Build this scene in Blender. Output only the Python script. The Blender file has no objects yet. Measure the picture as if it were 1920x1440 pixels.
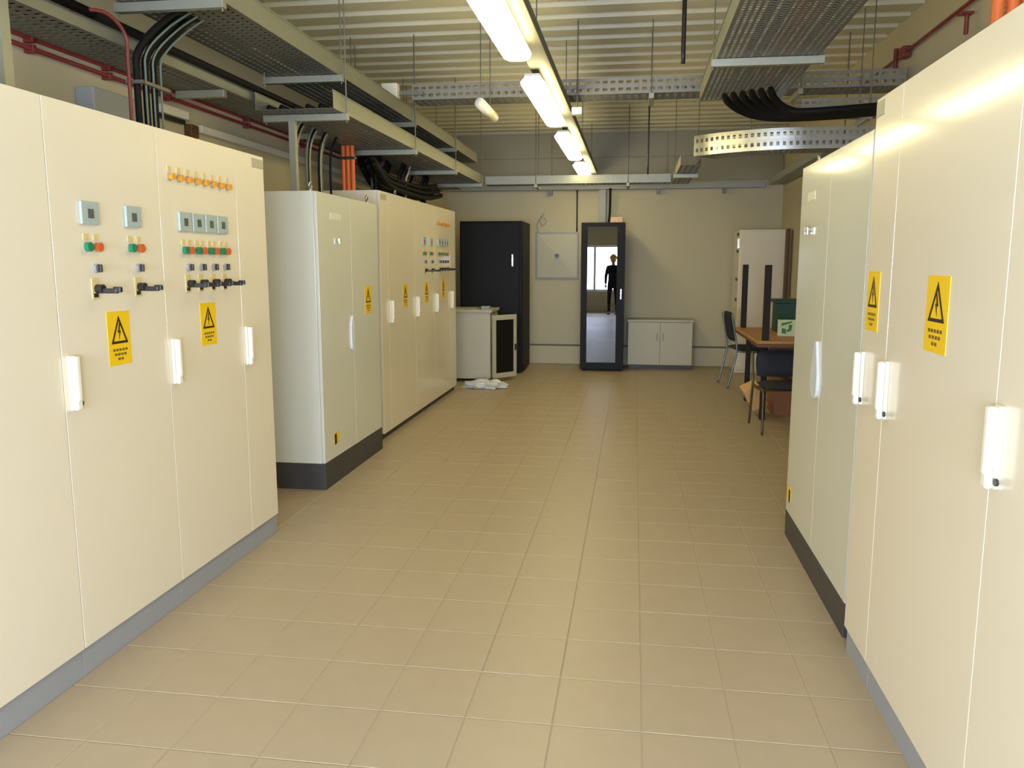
import bpy, bmesh, math, random
from mathutils import Vector, Matrix
random.seed(7)
scene = bpy.context.scene
COL = scene.collection
R = math.radians

# ------------------------------------------------------------ camera
cam = bpy.data.objects.new('camera', bpy.data.cameras.new('camera'))
COL.objects.link(cam)
cam.data.sensor_width = 36.0
cam.data.lens = 36.0 * 1526 / 1920
cam.data.clip_start = 0.05
cam.location = (0, 0, 1.47)
cam.rotation_euler = (R(90 - 8.48), 0, R(8.48))
scene.camera = cam

# ------------------------------------------------------------ world, daylight, exposure
LAMP_STRENGTH = 20.5
SKY_STRENGTH = 40.0
EXPOSURE = 0.0
world = bpy.data.worlds.new('world'); scene.world = world
world.use_nodes = True
bg = world.node_tree.nodes['Background']
bg.inputs[0].default_value = (0.76, 0.88, 1.15, 1)
bg.inputs[1].default_value = SKY_STRENGTH
# daylight comes in through the window behind the photographer: a portal in that opening
WX0, WX1, WZ0, WZ1, WY = -2.30, 1.55, 0.62, 1.98, -2.2
pl = bpy.data.lights.new('window_portal', 'AREA'); pl.shape = 'RECTANGLE'
pl.size = WX1 - WX0; pl.size_y = WZ1 - WZ0
pl.cycles.is_portal = True
po = bpy.data.objects.new('window_portal', pl); COL.objects.link(po)
po.location = ((WX0 + WX1) / 2, WY - 0.12, (WZ0 + WZ1) / 2); po.rotation_euler = (R(90), 0, 0)
vs = scene.view_settings
vs.view_transform = 'Standard'; vs.look = 'None'; vs.gamma = 1.0; vs.use_curve_mapping = False
vs.exposure = EXPOSURE

# ------------------------------------------------------------ materials
def s2l(c):
    return tuple((v / 12.92 if v <= 0.04045 else ((v + 0.055) / 1.055) ** 2.4) for v in [x / 255 for x in c])
def mat(name, rgb, rough=0.5, metal=0.0, var=0.06, scale=6.0, bump=0.0, bscale=200.0, coat=0.0, emit=None, estr=0.0, spec=0.5):
    m = bpy.data.materials.new(name); m.use_nodes = True
    nt = m.node_tree; b = nt.nodes['Principled BSDF']
    c = s2l(rgb)
    b.inputs['Roughness'].default_value = rough
    b.inputs['Metallic'].default_value = metal
    b.inputs['Coat Weight'].default_value = coat; b.inputs['Coat Roughness'].default_value = 0.11
    b.inputs['Specular IOR Level'].default_value = spec
    tc = nt.nodes.new('ShaderNodeTexCoord')
    n = nt.nodes.new('ShaderNodeTexNoise'); n.inputs['Scale'].default_value = scale; n.inputs['Detail'].default_value = 4
    nt.links.new(tc.outputs['Object'], n.inputs['Vector'])
    mx = nt.nodes.new('ShaderNodeMix'); mx.data_type = 'RGBA'
    mx.inputs['A'].default_value = tuple(v * (1 - var) for v in c) + (1,)
    mx.inputs['B'].default_value = tuple(min(1, v * (1 + var)) for v in c) + (1,)
    nt.links.new(n.outputs['Fac'], mx.inputs['Factor'])
    nt.links.new(mx.outputs['Result'], b.inputs['Base Color'])
    if bump:
        n2 = nt.nodes.new('ShaderNodeTexNoise'); n2.inputs['Scale'].default_value = bscale
        nt.links.new(tc.outputs['Object'], n2.inputs['Vector'])
        bp = nt.nodes.new('ShaderNodeBump'); bp.inputs['Strength'].default_value = bump; bp.inputs['Distance'].default_value = 0.002
        nt.links.new(n2.outputs['Fac'], bp.inputs['Height']); nt.links.new(bp.outputs['Normal'], b.inputs['Normal'])
    if emit:
        b.inputs['Emission Color'].default_value = tuple(emit) + (1,)
        b.inputs['Emission Strength'].default_value = estr
    return m

M = {}
M['cream'] = mat('cream_powder_coat', (229, 219, 194), 0.40, var=0.012, scale=2, coat=0.6)
M['cream_handle'] = mat('cream_handle_plastic', (236, 232, 214), 0.3, var=0.01)
M['grey_coat'] = mat('pale_grey_powder_coat', (212, 212, 195), 0.40, var=0.012, scale=2, coat=0.6)
M['grey_handle'] = mat('pale_grey_plastic', (214, 221, 224), 0.3, var=0.01)
M['plinth'] = mat('grey_plinth_steel', (150, 152, 154), 0.5, var=0.03)
M['dark_plinth'] = mat('anthracite_plinth', (62, 60, 58), 0.5, var=0.05)
M['tile'] = mat('beige_porcelain_tile', (170, 153, 126), 0.42, var=0.05, scale=9, bump=0.03, bscale=120)
M['grout'] = mat('pale_grout', (174, 157, 130), 0.85, var=0.06, scale=40)
M['wall'] = mat('painted_wall', (191, 182, 152), 0.85, var=0.03, scale=3, bump=0.08, bscale=90)
M['wall_panel'] = mat('grey_sheet_wall_panel', (148, 143, 122), 0.6, var=0.03)
M['deck'] = mat('corrugated_steel_deck', (204, 199, 172), 0.55, metal=0.0, var=0.04, scale=2)
M['galv'] = mat('galvanised_steel', (112, 110, 98), 0.5, metal=0.4, var=0.12, scale=30)
M['galv_bright'] = mat('bright_galvanised_steel', (205, 205, 196), 0.28, metal=0.85, var=0.08, scale=30)
M['galv_perf'] = mat('perforated_tray_side', (128, 124, 110), 0.5, metal=0.4, var=0.08, scale=20)
M['galv_side'] = mat('galvanised_tray_side', (146, 146, 128), 0.45, metal=0.4, var=0.08, scale=20)
M['black'] = mat('black_cable_sheath', (13, 13, 12), 0.65, var=0.1, spec=0.2)
M['green_cable'] = mat('grey_green_cable', (96, 110, 98), 0.5)
M['beige_cable'] = mat('beige_cable', (176, 164, 134), 0.5)
M['orange'] = mat('orange_conduit', (214, 104, 42), 0.5, var=0.05)
M['red'] = mat('red_pipe_paint', (112, 38, 32), 0.45, var=0.06)
M['rack'] = mat('black_rack_steel', (9, 9, 8), 0.6, var=0.05, spec=0.3)
M['white_box'] = mat('white_plastic', (226, 222, 206), 0.45, var=0.02)
M['grey_box'] = mat('grey_plastic', (150, 152, 148), 0.5, var=0.03)
M['meter'] = mat('meter_face', (168, 182, 176), 0.3, var=0.03)
M['dial'] = mat('dial_grey', (84, 88, 82), 0.4, var=0.05)
M['dark'] = mat('dark_plastic', (38, 36, 34), 0.4, var=0.05)
M['green_lens'] = mat('green_button', (28, 128, 84), 0.3, var=0.05)
M['orange_lens'] = mat('amber_lens', (222, 152, 48), 0.3, var=0.05)
M['red_lens'] = mat('red_orange_button', (206, 96, 48), 0.3, var=0.05)
M['tag'] = mat('label_tag', (214, 194, 134), 0.5, var=0.03)
M['yellow'] = mat('yellow_sticker', (238, 196, 24), 0.42, var=0.02)
M['print'] = mat('sticker_print', (44, 32, 12), 0.5, var=0.02)
M['print_soft'] = mat('sticker_lettering', (120, 92, 14), 0.5, var=0.02)
M['chrome'] = mat('chrome', (210, 210, 205), 0.15, metal=1.0, var=0.02)
M['nameplate'] = mat('name_plate', (168, 164, 138), 0.45, var=0.05)
M['wood'] = mat('table_wood', (176, 128, 70), 0.5, var=0.15, scale=14)
M['wood_edge'] = mat('table_edge_wood', (98, 62, 34), 0.5, var=0.1)
M['brown'] = mat('dark_brown', (90, 60, 32), 0.6, var=0.1)
M['carton'] = mat('cardboard', (142, 96, 62), 0.8, var=0.08)
M['carton_light'] = mat('light_cardboard', (206, 168, 112), 0.8, var=0.06)
M['leg'] = mat('dark_table_leg', (40, 33, 28), 0.6, var=0.05, spec=0.2)
M['chair_fabric'] = mat('dark_blue_black_fabric', (32, 36, 44), 0.8, var=0.1, scale=60, bump=0.2)
M['chair_frame'] = mat('grey_chair_tube', (124, 134, 138), 0.35, metal=0.6, var=0.04)
M['chair_leg'] = mat('bronze_chair_tube', (96, 84, 58), 0.4, metal=0.5, var=0.04)
M['dk_green'] = mat('dark_green_plastic', (14, 66, 48), 0.5, var=0.06)
M['sign_white'] = mat('sign_face', (206, 216, 184), 0.4, var=0.03)
M['sign_green'] = mat('sign_green', (58, 128, 52), 0.4, var=0.03)
M['wall_gap'] = mat('dark_joint', (110, 104, 88), 0.8, var=0.03)
M['low_cab'] = mat('low_cabinet_laminate', (184, 179, 154), 0.5, var=0.02)
M['pink'] = mat('pinkish_carton', (206, 178, 150), 0.7, var=0.03)
M['wrap'] = mat('crumpled_plastic', (208, 208, 202), 0.25, var=0.04)
M['lamp_body'] = mat('lamp_housing', (206, 202, 186), 0.5, var=0.02)
M['lamp'] = mat('lamp_diffuser', (250, 246, 230), 0.4, var=0.0, emit=(1.0, 0.86, 0.44), estr=LAMP_STRENGTH)
M['frame'] = mat('window_frame_white', (222, 222, 220), 0.4, var=0.01)
def glass_mat(name, col, rough=0.0, trans=1.0, ior=1.5, spec=0.5):
    m = bpy.data.materials.new(name); m.use_nodes = True
    b = m.node_tree.nodes['Principled BSDF']
    b.inputs['Base Color'].default_value = col + (1,)
    b.inputs['Transmission Weight'].default_value = trans
    b.inputs['Roughness'].default_value = rough
    b.inputs['IOR'].default_value = ior
    b.inputs['Specular IOR Level'].default_value = spec
    return m
M['smoked'] = glass_mat('smoked_glass', (0.10, 0.11, 0.12), ior=2.0, spec=0.5)

# ------------------------------------------------------------ mesh helpers
class MB:
    def __init__(s): s.v = []; s.f = []; s.smooth = False
    def quad_box(s, P):
        n = len(s.v); s.v += [Vector(p) for p in P]
        s.f += [tuple(n + i for i in q) for q in ((0, 3, 2, 1), (4, 5, 6, 7), (0, 1, 5, 4), (1, 2, 6, 5), (2, 3, 7, 6), (3, 0, 4, 7))]
        return s
    def box(s, x0, x1, y0, y1, z0, z1, c=0.0):
        x0, x1 = min(x0, x1), max(x0, x1); y0, y1 = min(y0, y1), max(y0, y1); z0, z1 = min(z0, z1), max(z0, z1)
        if c <= 0:
            return s.quad_box([(x0, y0, z0), (x1, y0, z0), (x1, y1, z0), (x0, y1, z0), (x0, y0, z1), (x1, y0, z1), (x1, y1, z1), (x0, y1, z1)])
        bm = bmesh.new(); bmesh.ops.create_cube(bm, size=1)
        for v in bm.verts:
            v.co = Vector((x0 if v.co.x < 0 else x1, y0 if v.co.y < 0 else y1, z0 if v.co.z < 0 else z1))
        bmesh.ops.bevel(bm, geom=bm.edges[:], offset=c, segments=2, affect='EDGES', profile=0.5)
        s.add_bm(bm); return s
    def add_bm(s, bm, T=None):
        n = len(s.v); bm.verts.ensure_lookup_table()
        for i, v in enumerate(bm.verts): v.index = i
        s.v += [(T @ v.co if T else v.co.copy()) for v in bm.verts]
        s.f += [tuple(n + v.index for v in f.verts) for f in bm.faces]; bm.free(); return s
    def tube(s, pts, r, seg=8, smooth=0, cap=True):
        pts = [Vector(p) for p in pts]
        if smooth: pts = catmull(pts, smooth)
        n0 = len(s.v); t = (pts[1] - pts[0]).normalized()
        a = Vector((0, 0, 1)) if abs(t.z) < 0.9 else Vector((1, 0, 0))
        u = t.cross(a).normalized()
        for i, p in enumerate(pts):
            t = (pts[min(i + 1, len(pts) - 1)] - pts[max(i - 1, 0)]).normalized()
            u = (u - t * u.dot(t)).normalized(); w = t.cross(u)
            rr = r[i] if isinstance(r, (list, tuple)) else r
            for k in range(seg):
                an = 2 * math.pi * k / seg
                s.v.append(p + rr * (math.cos(an) * u + math.sin(an) * w))
        for i in range(len(pts) - 1):
            for k in range(seg):
                k2 = (k + 1) % seg; A = n0 + i * seg; B = A + seg
                s.f.append((A + k, A + k2, B + k2, B + k))
        if cap:
            s.f.append(tuple(n0 + k for k in range(seg))[::-1]); e = n0 + (len(pts) - 1) * seg
            s.f.append(tuple(e + k for k in range(seg)))
        return s
    def prism(s, poly, fn, t):
        """poly: list of (a,b); fn(a,b,h)->xyz; extruded from h=0 to h=t"""
        n = len(s.v); k = len(poly)
        s.v += [Vector(fn(a, b, 0)) for a, b in poly] + [Vector(fn(a, b, t)) for a, b in poly]
        s.f.append(tuple(range(n, n + k))[::-1]); s.f.append(tuple(range(n + k, n + 2 * k)))
        for i in range(k):
            j = (i + 1) % k; s.f.append((n + i, n + j, n + k + j, n + k + i))
        return s
    def mesh(s, name, off=(0, 0, 0), smooth=False):
        me = bpy.data.meshes.new(name); o = Vector(off)
        me.from_pydata([tuple(v - o) for v in s.v], [], s.f); me.update()
        bm = bmesh.new(); bm.from_mesh(me); bmesh.ops.recalc_face_normals(bm, faces=bm.faces[:]); bm.to_mesh(me); bm.free()
        if smooth or s.smooth:
            for p in me.polygons: p.use_smooth = True
        return me
    def build(s, name, m, parent=None, smooth=False):
        off = Vector((0, 0, 0)); p = parent
        while p is not None: off += p.location; p = p.parent
        o = bpy.data.objects.new(name, s.mesh(name, off, smooth)); COL.objects.link(o)
        if parent is not None: o.parent = parent
        o.data.materials.append(M[m] if isinstance(m, str) else m)
        return o

def catmull(p, n):
    out = []
    for i in range(len(p) - 1):
        a = p[max(i - 1, 0)]; b = p[i]; c = p[i + 1]; d = p[min(i + 2, len(p) - 1)]
        for k in range(n):
            t = k / n
            out.append(0.5 * ((2 * b) + (c - a) * t + (2 * a - 5 * b + 4 * c - d) * t * t + (3 * b - a - 3 * c + d) * t ** 3))
    out.append(p[-1]); return out

def empty(name, loc, label=None, cat=None, group=None):
    o = bpy.data.objects.new(name, None); COL.objects.link(o); o.location = loc; o.empty_display_size = 0.1
    if label: tag(o, label, cat, group)
    return o
def tag(o, label, cat, group=None):
    o['label'] = label; o['category'] = cat
    if group: o['group'] = group
    return o
def struct(o): o['kind'] = 'structure'; return o
def put(name, me, parent, loc):
    """an object on shared mesh data, placed at world loc under parent"""
    off = Vector((0, 0, 0)); p = parent
    while p is not None: off += p.location; p = p.parent
    o = bpy.data.objects.new(name, me); COL.objects.link(o); o.parent = parent; o.location = Vector(loc) - off
    return o
def shared(name, mb, m, smooth=False):
    me = mb.mesh(name, (0, 0, 0), smooth); me.materials.append(M[m]); return me

def perf(fn, U, V, pu, pv, fu=0.55, fv=0.4, edge=0.012):
    """sheet over [0,U]x[0,V] with rectangular slots on a pu x pv grid; fn(u,v)->xyz"""
    mb = MB(); cache = {}
    nu = max(1, int((U - 2 * edge) / pu)); nv = max(1, int((V - 2 * edge) / pv))
    def vid(u, v):
        k = (round(u, 5), round(v, 5))
        if k not in cache: cache[k] = len(mb.v); mb.v.append(Vector(fn(u, v)))
        return cache[k]
    us = [edge + (U - 2 * edge) * i / nu for i in range(nu + 1)]; vv = [edge + (V - 2 * edge) * j / nv for j in range(nv + 1)]
    for i in range(nu):
        for j in range(nv):
            a, b, c, d = us[i], us[i + 1], vv[j], vv[j + 1]
            hu = (b - a) * fu / 2; hv = (d - c) * fv / 2; mu = (a + b) / 2; mv = (c + d) / 2
            o = [vid(a, c), vid(b, c), vid(b, d), vid(a, d)]
            h = [vid(mu - hu, mv - hv), vid(mu + hu, mv - hv), vid(mu + hu, mv + hv), vid(mu - hu, mv + hv)]
            for k in range(4): mb.f.append((o[k], o[(k + 1) % 4], h[(k + 1) % 4], h[k]))
    for i in range(nu):
        mb.f.append((vid(us[i], 0), vid(us[i + 1], 0), vid(us[i + 1], vv[0]), vid(us[i], vv[0])))
        mb.f.append((vid(us[i], vv[-1]), vid(us[i + 1], vv[-1]), vid(us[i + 1], V), vid(us[i], V)))
    vs_ = [0] + vv + [V]
    for a, b in ((0, us[0]), (us[-1], U)):
        for j in range(len(vs_) - 1):
            mb.f.append((vid(a, vs_[j]), vid(b, vs_[j]), vid(b, vs_[j + 1]), vid(a, vs_[j + 1])))
    return mb
def solid(o, t=0.002):
    md = o.modifiers.new('thickness', 'SOLIDIFY'); md.thickness = t; md.offset = 0; return o

# ============================================================ the room
XL, XR, YF, YB, ZC = -2.75, 2.0, -2.2, 11.9, 3.30
# floor: grout bed, tiles as pieces
floor = struct(MB().box(XL - 0.15, XR + 0.15, YF - 0.15, YB + 0.15, -0.12, -0.0025).build('floor', 'grout'))
PX, PY, GX, GY = 0.2855, 0.3035, 0.055, 2.42
tile_me = None
tw, tl = PX - 0.0032, PY - 0.0032
tb = MB()
tb.v = [Vector(p) for p in [(-tw/2, -tl/2, -0.008), (tw/2, -tl/2, -0.008), (tw/2, tl/2, -0.008), (-tw/2, tl/2, -0.008),
        (-tw/2, -tl/2, -0.0015), (tw/2, -tl/2, -0.0015), (tw/2, tl/2, -0.0015), (-tw/2, tl/2, -0.0015),
        (-tw/2+.002, -tl/2+.002, 0), (tw/2-.002, -tl/2+.002, 0), (tw/2-.002, tl/2-.002, 0), (-tw/2+.002, tl/2-.002, 0)]]
tb.f = [(0,1,5,4),(1,2,6,5),(2,3,7,6),(3,0,4,7),(4,5,9,8),(5,6,10,9),(6,7,11,10),(7,4,8,11),(8,9,10,11)]
tile_me = shared('tile', tb, 'tile')
spots = []
i0 = math.ceil((XL + .05 - GX) / PX); 
for i in range(-10, 7):
    for j in range(-16, 32):
        x = GX + (i + .5) * PX; y = GY + (j + .5) * PY
        if x - PX/2 < XL or x + PX/2 > XR or y - PY/2 < YF or y + PY/2 > YB: continue
        spots.append((x, y))
def seen(x, y):
    # open floor the aisle shows, nearest first
    if y < 2.0 or x < -2.02 or (x > 0.86 and y < 4.5): return 1e9
    return y + 0.15 * abs(x + 0.3)
spots.sort(key=lambda p: seen(*p))
for (x, y) in spots[:300]:
    t = put('tile', tile_me, floor, (x, y, 0)); t.location.z += random.uniform(-0.0004, 0.0002)
rest = MB()
for (x, y) in spots[300:]:
    n = len(rest.v); rest.v += [v + Vector((x, y, 0)) for v in tb.v]; rest.f += [tuple(n + k for k in f) for f in tb.f]
ro = rest.build('tiles', 'tile', floor); ro['kind'] = 'stuff'

struct(MB().box(XL - 0.15, XL, YF, YB, 0, ZC + .1).build('wall_left', 'wall'))
struct(MB().box(XR, XR + 0.15, YF, YB, 0, ZC + .1).build('wall_right', 'wall'))
wb = struct(MB().box(XL - .15, XR + .15, YB, YB + 0.15, 0, ZC + .1).build('wall_back', 'wall'))
for k in range(2):   # sheet panels on the upper wall
    for a, b in ((XL + .02, -1.2), (-1.19, 0.42), (0.43, XR - .02)):
        MB().box(a, b, YB - 0.03, YB, 2.60 + k * 0.34, 2.93 + k * 0.34, 0.004).build('panel', 'wall_panel', wb)
# front wall (behind the photographer) around the window
fw = MB()
fw.box(XL - .15, WX0, WY - .2, WY, 0, ZC + .1); fw.box(WX1, XR + .15, WY - .2, WY, 0, ZC + .1)
fw.box(WX0, WX1, WY - .2, WY, 0, WZ0); fw.box(WX0, WX1, WY - .2, WY, WZ1, ZC + .1)
struct(fw.build('wall_front', 'wall'))
win = struct(MB().box(WX0, WX1, WY - .13, WY - .07, WZ0, WZ0 + .06).box(WX0, WX1, WY - .13, WY - .07, WZ1 - .06, WZ1)
   .box(WX0, WX0 + .06, WY - .13, WY - .07, WZ0 + .06, WZ1 - .06).box(WX1 - .06, WX1, WY - .13, WY - .07, WZ0 + .06, WZ1 - .06).build('window_1', 'frame'))
for x in (-1.17, 0.0, 0.8):
    MB().box(x - .03, x + .03, WY - .125, WY - .075, WZ0 + .06, WZ1 - .06).build('mullion', 'frame', win)
# ceiling deck: trapezoidal ribs running across the room
prof = []; y = YF
while y < YB + 0.001:
    prof += [(y, ZC), (y + 0.16, ZC), (y + 0.19, ZC + 0.045), (y + 0.27, ZC + 0.045)]; y += 0.30
cb = MB()
for (yy, zz) in prof: cb.v += [Vector((XL - .1, yy, zz)), Vector((XR + .1, yy, zz))]
for i in range(len(prof) - 1): cb.f.append((2*i, 2*i+1, 2*i+3, 2*i+2))
ce = struct(cb.build('ceiling', 'deck')); solid(ce, 0.004)
# roof slab closing the deck against the outside
struct(MB().box(XL - .15, XR + .15, YF - .2, YB + .15, ZC + .09, ZC + .2).build('trim_1', 'deck'))
# skirting cable duct on the back wall
bb_ = struct(MB().box(XL + .05, XR - .02, YB - 0.03, YB, 0, 0.26, 0.004).build('baseboard_back', 'wall'))
MB().box(XL + .05, XR - .02, YB - .022, YB, .26, .285).build('cap_strip', 'wall_gap', bb_)

# ============================================================ control cabinets
def handle_parts(door, s, Xf, yh, z0=0.965, z1=1.155, m='cream_handle', out=0.034, dot=1):
    b = MB().box(Xf, Xf + s * 0.012, yh - .016, yh + .016, z0, z1, 0.003)
    b.box(Xf + s * .012, Xf + s * out, yh - .012, yh + .012, z0 + .03, z1 - .002, 0.006)
    b.box(Xf + s * .012, Xf + s * .03, yh - .015, yh + .015, z0, z0 + .045, 0.006)
    b.build('handle', m, door)
    MB().tube([(Xf + s * .01, yh + dot * .028, z0 + .02), (Xf + s * .016, yh + dot * .028, z0 + .02)], 0.009, 10).build('lock', 'dark', door)

def sticker(parent, s, Xf, yc, z0, z1, w):
    h = z1 - z0
    st = MB().box(Xf, Xf + s * .0015, yc - w/2, yc + w/2, z0, z1).build('warning_sticker', 'yellow', parent)
    st['label'] = 'yellow sticker with black triangle, lightning bolt and lettering'
    P = lambda a, b, t: (Xf + s * (.0015 + t), yc + a * w, z0 + b * h)
    A, B, C = (-.37, .40), (.37, .40), (0, .92)
    cx, cy = 0, .573
    inn = [((p[0] - cx) * .74 + cx, (p[1] - cy) * .74 + cy) for p in (A, B, C)]
    tri = MB()
    for i in range(3):
        o = (A, B, C); j = (i + 1) % 3
        tri.prism([o[i], o[j], inn[j], inn[i]], P, .0012)
    tri.build('warning_triangle', 'print', st)
    MB().prism([(.03, .80), (-.07, .60), (.0, .61), (-.03, .47), (.07, .64), (.01, .64), (.06, .78)], P, .0012).build('lightning_bolt', 'print', st)
    tx = MB()
    for row, (wd, n) in enumerate(((.34, 5), (.28, 4), (.14, 2))):
        yb = .26 - row * .085
        for k in range(n):
            a0 = -wd + 2 * wd * k / n + .02; a1 = -wd + 2 * wd * (k + 1) / n - .02
            tx.prism([(a0, yb), (a1, yb), (a1, yb + .045), (a0, yb + .045)], P, .001)
    tx.build('lettering', 'print_soft', st)
    return st

def cabinet(label, s, Xf, y0, y1, z0, z1, depth, m='cream', plinth='plinth', rec=0.012, hy=None, dot=1, group=None, doors=1, pfull=False):
    c = empty('control_cabinet', (Xf - s * depth / 2, (y0 + y1) / 2, 0), label, 'cabinet', group)
    MB().box(Xf - s * .022, Xf - s * depth, y0 + .001, y1 - .001, z0, z1, 0.002).build('body', m, c)
    ds = []
    for k in range(doors):
        a = y0 + (y1 - y0) * k / doors; b = y0 + (y1 - y0) * (k + 1) / doors
        d = MB().box(Xf - s * .020, Xf, a + .002, b - .002, z0 + .002, z1 - .003, 0.0012).build('door', m, c); ds.append(d)
    MB().box(Xf - s * rec, Xf - s * depth, y0 + .001, y1 - .001, 0, z0 - .001, 0.002).build('plinth', plinth, c)
    if hy is not None: handle_parts(ds[0], s, Xf, hy, dot=dot)
    return c, ds

# shared instrument meshes (facing +X, at origin on the door face)
def disc(r, x0, x1, seg=12): return MB().tube([(x0, 0, 0), (x1, 0, 0)], r, seg)
ME = {}
ME['meter'] = shared('panel_meter', MB().box(0, .012, -.048, .048, -.04, .04, .003), 'meter')
ME['meter_dial'] = shared('dial', MB().box(.012, .014, -.015, .015, -.018, .014), 'dial')
ME['tag'] = shared('label_tag', MB().box(0, .003, -.014, .014, -.011, .011), 'tag')
ME['lens_o'] = shared('lens', disc(.0135, .003, .022), 'orange_lens')
ME['ring'] = shared('indicator_lamp', disc(.0165, 0, .004), 'grey_box')
ME['btn_base'] = shared('push_button', MB().box(0, .004, -.019, .019, -.05, .022, .001), 'tag')
ME['btn_g'] = shared('button_cap', disc(.0165, .004, .02), 'green_lens')
ME['btn_r'] = shared('button_cap', disc(.0165, .004, .02), 'red_lens')
ME['sel'] = shared('selector_switch', disc(.016, 0, .012), 'grey_box')
ME['sel_k'] = shared('selector_knob', MB().box(.012, .026, -.005, .005, -.014, .014, .002), 'dark')
ME['plate'] = shared('rotary_switch', MB().box(0, .004, -.02, .02, -.045, .03, .001), 'tag')
ME['plate_pr'] = shared('switch_plate', MB().box(.004, .0055, -.014, .010, -.038, -.024), 'dark')
ME['lever'] = shared('switch_lever', disc(.016, .004, .03).box(.03, .085, -.009, .009, -.016, .002, .003).box(.07, .10, -.008, .008, -.012, .008, .003), 'dark')
def meter(c, X, y, z): o = put('panel_meter', ME['meter'], c, (X, y, z)); put('dial', ME['meter_dial'], o, (X, y, z)); o['label'] = 'blue-grey square panel meter'
def lamp_ind(c, X, y, z):
    o = put('indicator_lamp', ME['ring'], c, (X, y, z)); put('lens', ME['lens_o'], o, (X, y, z)); put('label_tag', ME['tag'], o, (X, y, z + .032)); o['label'] = 'amber indicator lamp'
def buttons(c, X, y, z, gap):
    for q, (mm, lb) in enumerate((('btn_g', 'green push button'), ('btn_r', 'red-orange push button'))):
        yy = y + (q - .5) * gap
        o = put('push_button', ME['ring'], c, (X, yy, z)); put('button_cap', ME[mm], o, (X, yy, z)); put('label_tag', ME['tag'], o, (X, yy, z + .034)); o['label'] = lb
def selector(c, X, y, z): o = put('selector_switch', ME['sel'], c, (X, y, z)); put('selector_knob', ME['sel_k'], o, (X, y, z))
def rotary(c, X, y, z):
    o = put('rotary_switch', ME['plate'], c, (X, y, z)); put('switch_print', ME['plate_pr'], o, (X, y, z)); put('switch_lever', ME['lever'], o, (X, y + .005, z - .008)); o['label'] = 'rotary switch with black lever'

XA = -1.91
gA = 'cream control cabinets beside the grey cabinet with dark plinth'
cabinet('plain cream cabinet beside the cabinet with two separate panel meters', 1, XA, 1.84, 2.48, .105, 2.01, .60, hy=1.875)
cabinet('plain cream cabinet at the window end of the meter cabinet row', 1, XA, 1.20, 1.84, .105, 2.01, .60, hy=1.235)
cA1, _ = cabinet('cream control cabinet with two separate panel meters and warning sticker', 1, XA, 2.48, 3.12, .105, 2.01, .60, hy=2.518)
cA2, _ = cabinet('cream control cabinet with row of eight amber lamps above four meters', 1, XA, 3.12, 3.78, .105, 2.01, .60, hy=3.158)
cA3, dA3 = cabinet('narrow plain cream cabinet ending row beside cabinet with eight amber lamps', 1, XA, 3.78, 4.09, .105, 2.01, .60, hy=3.815)
MB().box(XA, XA + .003, 3.955, 4.075, 1.945, 1.99).build('nameplate', 'nameplate', cA3)
sticker(cA1, 1, XA, 2.80, 1.09, 1.29, .135)
sticker(cA2, 1, XA, 3.455, 1.10, 1.29, .135)
for y in (2.672, 2.927):
    meter(cA1, XA, y, 1.643); buttons(cA1, XA, y + .005, 1.525, .055); selector(cA1, XA, y + .02, 1.45); rotary(cA1, XA, y + .01, 1.385)
for k in range(8): lamp_ind(cA2, XA, 3.205 + k * .0695, 1.822)
for k in range(4):
    y = 3.295 + k * .107
    meter(cA2, XA, y, 1.643); buttons(cA2, XA, y + .01, 1.522, .046); selector(cA2, XA, y + .016, 1.45); rotary(cA2, XA, y + .005, 1.388)

# grey two-door cabinets
def grey_cabinet(label, s, Xf, y0, y1, z0, z1, depth, far_first):
    c, ds = cabinet(label, s, Xf, y0, y1, z0, z1, depth, m='grey_coat', plinth='dark_plinth', rec=0.0, doors=2)
    return c, ds
XB = -1.96
cB, dB = grey_cabinet('pale grey two-door cabinet on dark plinth between the cream rows', 1, XB, 4.92, 6.14, .175, 1.912, .60, True)
MB().box(XB, XB + .002, 5.14, 5.34, 1.75, 1.79).build('maker_plate', 'white_box', dB[0])
def chrome_lock(door, s, X, y, z):
    MB().tube([(X, y, z), (X + s * .012, y, z)], .014, 12).box(X + s * .012, X + s * .02, y - .004, y + .004, z - .028, z + .01, .002).build('lock', 'chrome', door)
chrome_lock(dB[0], 1, XB, 5.26, 1.62)
sticker(cB, 1, XB, 5.87, 1.095, 1.30, .15)
def small_sticker(c, s, X, y, z):
    o = MB().box(X, X + s * .0015, y - .045, y + .045, z - .04, z + .04).build('small_sticker', 'yellow', c); o['label'] = 'small yellow and black sticker'
    MB().box(X + s * .0015, X + s * .0025, y - .045, y - .005, z - .04, z + .028).build('sticker_print', 'print', o)
small_sticker(cB, 1, XB, 5.14, .305)
def oval_handle(door, s, X, y, z0, z1, w, lab):
    pts = []
    zc0, zc1, r = z0 + w/2, z1 - w*1.1, w/2
    poly = [(r * math.cos(a), zc0 + r * math.sin(a)) for a in [math.pi + math.pi * k / 8 for k in range(9)]]
    poly += [(r, zc1), (r * .6, zc1 + w * .6), (r * .2, z1), (-r * .2, z1), (-r * .6, zc1 + w * .6), (-r, zc1)]
    o = MB().prism(poly, lambda a, b, t: (X + s * t, y + a, b), .012).build('handle', 'grey_handle', door)
    MB()  # grip
    return o
oval_handle(dB[0], 1, XB, 5.50, .86, 1.10, .065, '')
def eyebolt(c, x, y, z):
    b = MB().tube([(x, y, z), (x, y, z + .02)], .012, 8)
    b.tube([(x, y + .02 * math.cos(a), z + .038 + .02 * math.sin(a)) for a in [2*math.pi*k/12 for k in range(13)]], .006, 6)
    b.build('lifting_eye', 'chrome', c, True)
eyebolt(cB, -2.02, 4.98, 1.912); eyebolt(cB, -2.02, 6.08, 1.912)

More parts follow.
